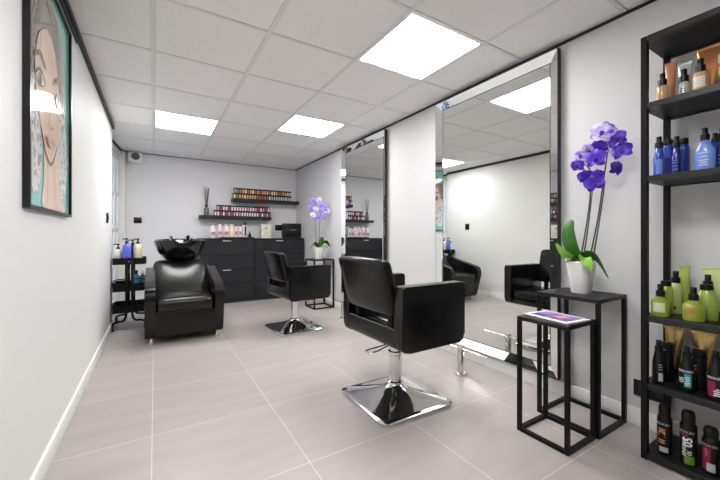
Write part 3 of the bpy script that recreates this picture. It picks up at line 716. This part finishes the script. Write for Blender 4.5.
stems = [dz([(.0, -.035, .84), (0, -.08, 1.082), (0, -.103, 1.249), (0, -.126, 1.429), (.0, -.131, 1.464), (0, -.112, 1.53)]), dz([(.012, -.048, .84), (.01, -.09, 1.119), (.01, -.113, 1.301)]),
         dz([(0, .010, .84), (0, -.027, 1.067), (0, -.046, 1.229), (0, -.046, 1.354), (0, -.027, 1.395), (0, .008, 1.42)]), dz([(.012, .0, .84), (.01, -.032, 1.067), (.01, -.052, 1.256)])]
leaves = [(dz([(-.01, .0, .845), (-.03, .045, .95), (-.03, .058, 1.04), (-.02, .035, 1.10)]), .092, 'leaf', (-.3, -1, 0)), (dz([(-.01, .01, .85), (-.045, .05, .885), (-.05, .085, .92), (-.05, .112, .965)]), .062, 'leafl', (-.5, -.4, .8)),
          (dz([(-.005, -.015, .85), (-.045, -.06, .905), (-.05, -.105, .885), (-.05, -.152, .79)]), .062, 'leaf', (-.6, -.1, .8)), (dz([(-.01, -.01, .85), (-.07, -.045, .893), (-.095, -.08, .86), (-.098, -.10, .828)]), .055, 'leafl', (-.1, -.8, -.3)),
          (dz([(.01, .0, .85), (.05, .04, .90), (.08, .07, .89), (.11, .09, .85)]), .06, 'leaf', (-.6, .6, 0)), (dz([(0, .01, .85), (-.03, .02, .88), (-.065, .03, .885), (-.085, .04, .86)]), .05, 'leaf', (0, -1, .2))]
orchid('near potted orchid with deep violet flowers in a white pot, on the taller side table', (2.035, .960, z0), (.044, .067), .177, stems, fl, leaves, ['petal', 'petalp'], 1)
F2 = [(-.123, -.04, 1.513), (.006, .04, 1.542), (-.126, .03, 1.421), (-.077, -.04, 1.402), (.083, .0, 1.441), (.096, -.04, 1.381), (.017, -.04, 1.363), (-.114, -.02, 1.317), (-.046, -.04, 1.289), (.061, .02, 1.281), (.047, .03, 1.458)]
fl2 = [(x+.02, y, z-z0, .088, i % 2, Vector((-.45+rf.uniform(-.4, .4), -.9, rf.uniform(-.35, .1)))) for i, (x, y, z) in enumerate(F2)]
stems2 = [dz([(-.03, -.01, .84), (-.055, -.02, 1.104), (-.06, -.01, 1.361), (-.045, 0, 1.50)]), dz([(.01, .01, .84), (.02, .01, 1.106), (.04, .01, 1.338), (.10, .01, 1.427)])]
leaves2 = [(dz([(.0, -.01, .85), (.06, -.04, .93), (.11, -.04, .93), (.17, -.03, .86)]), .07, 'leaf', (-.1, -.7, .6)), (dz([(.0, .0, .85), (.03, -.02, .92), (.05, -.02, .98), (.07, 0, 1.0)]), .075, 'leaf', (1, 0, -.2)), (dz([(-.01, -.01, .85), (-.06, -.03, .91), (-.10, -.04, .90), (-.15, -.04, .84)]), .06, 'leaf', (.1, -.7, .6)), (dz([(.0, -.02, .85), (.03, -.07, .89), (.06, -.11, .88), (.09, -.13, .84)]), .055, 'leafl', (-.8, -.4, 0))]
orchid('far potted orchid with overexposed pale flowers, on the table behind the second salon chair', (2.01, 4.44, z0), (.050, .072), .165, stems2, fl2, leaves2, ['petalv', 'petalp'], 2)

# ------------------------------------------------------------------ product rack on the right
X0, X1, Y0, Y1 = 1.885, 2.175, -.06, .640
SH = [1.905, 1.603, 1.275, .648, .345, .032]
t = thing('shelving_rack', 'tall open black metal rack full of hair products along the right wall', 'rack', (0, 0, 0))
for x in (X0, X1-.024):
    for y in (Y0, Y1-.024):
        B = NB(); box(B, x, x+.024, y, y+.024, 0, 1.905, .0015, 1); obj('post', B, 'blackmetal', t)
for z in SH:
    B = NB(); box(B, X0+.026, X1-.026, Y0+.001, Y1-.001, z-.022, z-.001); box(B, X0-.0012, X0+.0225, Y0+.025, Y1-.025, z-.026, z, .001, 1, mi=1); box(B, X1-.0225, X1, Y0+.025, Y1-.025, z-.026, z, .001, 1, mi=1)
    obj('shelf', B, ['blackwood', 'rim'], t)

M['amber'] = mat('amber_liquid', (.60, .37, .19), .12, coat=.5); M['copper'] = mat('copper_foil', (.50, .22, .09), .28, metal=.7); M['silver'] = mat('silver_plastic', (.66, .66, .66), .3, metal=.3); M['rose'] = mat('bronze_plastic', (.48, .20, .09), .25, coat=.3)
M['blue'] = mat('royal_blue_plastic', (.03, .075, .46), .22, coat=.4); M['navy'] = mat('navy_plastic', (.012, .025, .19), .22, coat=.4); M['bluel'] = mat('pale_blue_plastic', (.16, .28, .72), .22, coat=.4); M['wtext'] = mat('white_lettering', (.75, .75, .76), .5)
M['green'] = mat('lime_liquid', (.46, .57, .07), .10, coat=.5, trans=.45); M['green2'] = mat('lime_plastic', (.30, .40, .065), .25, coat=.3); M['greenp'] = mat('pale_lime_plastic', (.48, .56, .24), .3); M['redtext'] = mat('red_lettering', (.55, .12, .05), .5); M['whiteglass'] = mat('pale_green_label', (.62, .74, .42), .4)
M['goldtube'] = mat('gold_tube', (.46, .32, .13), .26, metal=.95, bump=(18, .5)); M['teal'] = mat('teal_label', (.03, .33, .40), .35); M['mag'] = mat('magenta_label', (.22, .012, .07), .4); M['orange'] = mat('orange_lettering', (.62, .30, .12), .4); M['greylab'] = mat('grey_label', (.45, .45, .46), .4); M['lime'] = mat('green_label', (.12, .26, .03), .4)

def cosmetic_tube(label, loc, w, h, m, capm='p_black', caph=.03, wide=1.35, group=None, rz=0):
    t = thing('product_tube', label, 'tube', loc, rz, group)
    B = NB(); lathe(B, [(w*.30, 0), (w*.32, .002), (w*.32, caph), (w*.28, caph+.002)], 24); obj('cap', B, capm, t)
    B = NB(); rings = []; n = 28; steps = 8
    for i in range(steps+1):
        s = i/steps; rx = w*.36*(1-s**1.5)+.0022; ry = w*.36 + (w*.5*wide-w*.36)*s
        rings.append([(rx*math.cos(2*PI*k/n), ry*math.sin(2*PI*k/n), caph+.003 + (h-caph-.012)*s) for k in range(n)])
    loft(B, rings); obj('body', B, m, t)
    B = NB(); box(B, -.003, .003, -w*.5*wide-.001, w*.5*wide+.001, h-.012, h, .001, 1); obj('crimp', B, m, t)
    return t
def sprayb(label, loc, r, h, m, neck=.4, hs=1.0, group=None, sx=1, sy=1, shoulder=.72, head='spray', capm='p_black', name='spray_bottle'):
    hh = .044*hs; b = h-hh
    body = [(r*.95, 0), (r, .004), (r, b*shoulder), (r*.92, b*(shoulder+.08)), (r*neck*1.3, b*.96), (r*neck, b)]
    pf = spray_head(b, hs) if head == 'spray' else [(r*neck*1.25, b-.002), (r*neck*1.3, b), (r*neck*1.2, h), (r*neck, h+.001)]
    return bottle(name, label, 'bottle', loc, body, m, [('nozzle' if head == 'spray' else 'cap', pf, capm)], group, sx, sy)
def lines(t, rx, ry, zs, widths, m, a0=0, hgt=.003, name='print_lines'):
    B = NB()
    for z, w in zip(zs, widths): patch(B, rx, ry, z, z+hgt, a0-w/ry, a0+w/ry, .0009, 6)
    obj(name, B, m, t)
# shelf one: amber and copper products
G1 = 'amber products on the top rack shelf'; z = SH[1]
sprayb('amber bottle with a black spray top, leftmost on the top rack shelf', (1.955, .583, z), .022, .135, 'amber', .5, 1.25, G1, shoulder=.86)
cosmetic_tube('slim bronze tube standing behind the leftmost amber bottle on the top shelf', (2.06, .585, z), .046, .215, 'rose', 'rose', group=G1, wide=.95)
cosmetic_tube('silver white tube behind the tiny black-topped bottle on the top shelf', (2.095, .545, z), .044, .205, 'silver', 'silver', group=G1, wide=1.1)
tt = sprayb('tiny white bottle with a black cap on the top rack shelf', (2.00, .523, z), .017, .140, 'silver', .6, 1.25, G1); lines(tt, .017, .017, [.03, .04, .05], [.008]*3, 'p_black')
tt = sprayb('wide amber glass bottle with a black spray top before the copper tube', (1.965, .462, z), .025, .150, 'amber', .45, 1.3, G1, shoulder=.88); B = NB(); patch(B, .025, .025, .025, .07, -.8, .8); obj('label', B, 'd_wh', tt)
cosmetic_tube('wide shiny copper tube flaring upward on the top rack shelf', (2.075, .452, z), .062, .235, 'copper', 'rose', group=G1, wide=1.55)
tt = bottle('spray_can', 'white can with a rainbow band at the right of the top rack shelf', 'bottle', (2.03, .398, z), [(.024, 0), (.025, .004), (.025, .16), (.018, .172)], 'silver', [('cap', [(.018, .172), (.018, .20), (.015, .203)], 'p_white')], G1)
for k, c in enumerate(((.55, .06, .04), (.65, .30, .03), (.60, .55, .05), (.08, .40, .12), (.05, .15, .5))):
    M['rb%d' % k] = mat('rainbow_band_%d' % k, c, .4); B = NB(); patch(B, .025, .025, .125-.016*k-.016, .125-.016*k, -1.4, 1.4); obj('colour_band', B, 'rb%d' % k, tt)
# shelf two: blue products
G2 = 'blue products on the second rack shelf'; z = SH[2]
tt = sprayb('slim blue spray bottle with pale print, leftmost on the blue shelf', (1.950, .594, z), .0195, .180, 'blue', .55, 1.15, G2, shoulder=.62); B = NB(); patch(B, .0195, .0195, .01, .075, -.3, .9); obj('label', B, 'bluel', tt)
tt = sprayb('blue bottle with a flat black cap, second from the left on the blue shelf', (2.040, .589, z), .022, .176, 'blue', .72, .5, G2, head='cap', shoulder=.82); B = NB(); patch(B, .022, .022, .02, .09, -.6, .6); obj('label', B, 'navy', tt)
tt = sprayb('dark blue spray bottle, third from the left on the blue shelf', (2.020, .553, z), .018, .182, 'navy', .55, 1.15, G2, shoulder=.62); lines(tt, .018, .018, [.03, .045, .06, .07], [.009]*4, 'bluel')
tt = sprayb('blue capped bottle at the right of the left cluster on the blue shelf', (2.110, .552, z), .021, .186, 'blue', .62, .6, G2, head='cap', shoulder=.8)
tt = sprayb('wide pale blue shouldered bottle with a black pump on the blue shelf', (1.965, .449, z), .031, .182, 'bluel', .34, 1.15, G2, sx=.6, sy=1.08, shoulder=.62); lines(tt, .0186, .0335, [.075, .06, .045, .035, .025], [.018, .012, .016, .010, .014], 'wtext')
tt = sprayb('deep blue bottle behind the pale shouldered one on the blue shelf', (2.045, .436, z), .026, .170, 'blue', .4, .9, G2, shoulder=.7)
tt = sprayb('navy spray bottle at the right end of the blue shelf', (1.995, .402, z), .023, .182, 'navy', .5, 1.2, G2, shoulder=.7); lines(tt, .023, .023, [.03, .045, .06], [.010]*3, 'bluel')
# shelf three: green products
G3 = 'green products on the third rack shelf'; z = SH[3]
tt = sprayb('stubby clear green spray bottle at the left front of the green shelf', (1.940, .586, z), .0325, .142, 'green', .42, 1.25, G3, shoulder=.74); B = NB(); patch(B, .0325, .0325, .02, .062, -.55, .75); obj('label', B, 'whiteglass', tt)
sprayb('green bottle with a flat black cap behind the left stubby spray', (2.000, .584, z), .025, .152, 'green2', .62, .45, G3, head='cap', shoulder=.8)
tt = sprayb('tall pale green spray bottle at the left rear of the green shelf', (2.065, .568, z), .021, .196, 'greenp', .6, 1.25, G3, shoulder=.82); lines(tt, .021, .021, [.02, .025, .03], [.007]*3, 'p_dark', hgt=.004)
cosmetic_tube('slender lime tube with a black cap behind the tall left spray', (2.115, .550, z), .047, .218, 'green2', wide=.75, group=G3)
tt = sprayb('round clear green spray bottle with red print at the right front of the green shelf', (1.952, .480, z), .037, .140, 'green', .36, 1.25, G3, shoulder=.70)
lines(tt, .037, .037, [.050, .042, .034], [.018, .022, .016], 'redtext', hgt=.004)
sprayb('round flat-capped lime bottle behind the red-printed spray', (2.016, .455, z), .038, .150, 'green2', .45, .45, G3, head='cap', shoulder=.62, sx=.7)
sprayb('tall lime spray bottle between the round bottle and the wide tube', (2.065, .462, z), .021, .190, 'green2', .6, 1.25, G3, shoulder=.80)
tt = cosmetic_tube('wide pale lime tube with a black cap at the right rear of the green shelf', (2.120, .445, z), .072, .218, 'greenp', caph=.028, wide=1.35, group=G3)
# shelf four: dark bottles before gold tubes
G4 = 'dark bottles on the fourth rack shelf'; z = SH[4]
def brand(t, r, zc, size, m='wtext', a0=0): text('REDKEN', size, m, t, cyl_xf(r, r, zc, a0))
tt = sprayb('black spray bottle with a white side label, leftmost on the fourth shelf', (1.940, .592, z), .023, .192, 'p_black', .5, 1.1, G4, shoulder=.62); B = NB(); patch(B, .023, .023, .014, .050, .25, .95); obj('label', B, 'greylab', tt); lines(tt, .023, .023, [.085, .075, .065], [.006]*3, 'greylab', .55)
sprayb('black capped bottle behind the leftmost spray on the fourth shelf', (2.005, .580, z), .022, .172, 'p_black', .8, .6, G4, head='cap', shoulder=.85)
cosmetic_tube('left gold tube with a black cap on the fourth shelf', (2.095, .582, z), .052, .232, 'goldtube', caph=.035, wide=1.35, group='gold tubes on the fourth rack shelf')
tt = sprayb('black spray bottle with a teal and white label on the fourth shelf', (1.940, .498, z), .027, .190, 'p_black', .42, 1.15, G4, shoulder=.60)
B = NB(); patch(B, .027, .027, .022, .078, -.05, .75); obj('label', B, 'teal', tt); brand(tt, .027, .088, .0125, a0=.12); text('05', .024, 'wtext', tt, cyl_xf(.0272, .0272, .05, -.38), vertical=True); lines(tt, .0275, .0275, [.03, .038, .046, .054, .062], [.006, .008, .005, .007, .006], 'wtext', .30, .004)
tt = sprayb('black can with faint orange print behind the teal-labelled bottle', (2.005, .475, z), .023, .168, 'p_black', .85, .5, G4, head='cap', shoulder=.85); lines(tt, .023, .023, [.10, .085, .07], [.004]*3, 'orange', -.3, .006)
cosmetic_tube('right gold tube with a black cap on the fourth shelf', (2.105, .484, z), .062, .230, 'goldtube', caph=.035, wide=1.35, group='gold tubes on the fourth rack shelf')
tt = sprayb('black spray bottle with a magenta label on the fourth shelf', (1.940, .410, z), .028, .195, 'p_black', .42, 1.15, G4, shoulder=.60)
B = NB(); patch(B, .028, .028, .015, .075, -.75, .10); obj('label', B, 'mag', tt); brand(tt, .028, .090, .0125, a0=.0); lines(tt, .028, .028, [.020, .028, .036, .044], [.012, .010, .012, .005], 'wtext', .35, .005)
# bottom shelf: aerosol cans
G5 = 'aerosol cans on the bottom rack shelf'; z = SH[5]
def can(label, y, r, h, x=1.955):
    t = bottle('aerosol_can', label, 'can', (x, y, z), [(r*.94, 0), (r, .004), (r, h*.70), (r*.93, h*.755), (r*.78, h*.79)], 'p_black', [('cap', [(r*.80, h*.79), (r*.82, h*.80), (r*.80, h*.95), (r*.66, h), (r*.4, h+.001)], 'p_black')], G5)
    brand(t, r, h*.63, r*.50, 'greylab'); return t
tt = can('black aerosol can with orange lettering, leftmost on the bottom shelf', .576, .0265, .215)
text('12', .034, 'orange', tt, cyl_xf(.0265, .0265, .090, -.05), vertical=True, bold=.0006); lines(tt, .0265, .0265, [.112, .105, .064, .057, .050], [.012, .009, .012, .010, .012], 'orange', -.1, .004); B = NB(); patch(B, .0265, .0265, .014, .036, -.45, .75); obj('label', B, 'greylab', tt)
tt = can('black aerosol can with 05 and a green foot on the bottom shelf', .497, .0285, .222)
B = NB(); patch(B, .0285, .0285, .006, .042, -.25, .95); obj('label', B, 'lime', tt); text('05', .040, 'wtext', tt, cyl_xf(.0287, .0287, .100, .22), vertical=True, bold=.0012); text('05', .020, 'wtext', tt, cyl_xf(.0287, .0287, .055, .40), vertical=True)
lines(tt, .0287, .0287, [.040, .048, .056, .064, .072, .080, .092, .100, .108], [.006, .008, .005, .007, .006, .008, .007, .005, .007], 'wtext', -.22, .004); B = NB(); patch(B, .0285, .0285, .122, .132, -.8, .2); obj('band', B, 'mag', tt)
tt = can('black aerosol can with a magenta label, rightmost on the bottom shelf', .428, .0280, .185)
B = NB(); patch(B, .028, .028, .018, .108, -.85, .15); obj('label', B, 'mag', tt); B = NB(); patch(B, .0283, .0283, .014, .048, -.25, .65); obj('emblem', B, 'greylab', tt); text('3', .036, 'redtext', tt, cyl_xf(.0284, .0284, .085, -.35))

# ------------------------------------------------------------------ camera, world, view
cd = bpy.data.cameras.new('camera'); cam = bpy.data.objects.new('camera', cd); C.objects.link(cam)
cam.location = (0, 0, 1.0); cam.rotation_euler = (PI/2, 0, -.548)
cd.sensor_width = 36; cd.sensor_fit = 'HORIZONTAL'; cd.lens = 36*336.1/720; cd.shift_y = -2.7/720; cd.clip_start = .02
sc = bpy.context.scene; sc.camera = cam
w = bpy.data.worlds.new('world'); sc.world = w; w.use_nodes = True
w.node_tree.nodes['Background'].inputs['Color'].default_value = (.70, .82, 1.0, 1); w.node_tree.nodes['Background'].inputs['Strength'].default_value = .9
sc.view_settings.view_transform = 'Standard'; sc.view_settings.look = 'None'; sc.view_settings.gamma = 1; sc.view_settings.use_curve_mapping = False
sc.view_settings.exposure = 0.90
sc.cycles.use_denoising = True; sc.cycles.max_bounces = 10; sc.cycles.diffuse_bounces = 6; sc.cycles.glossy_bounces = 6; sc.cycles.sample_clamp_indirect = 8
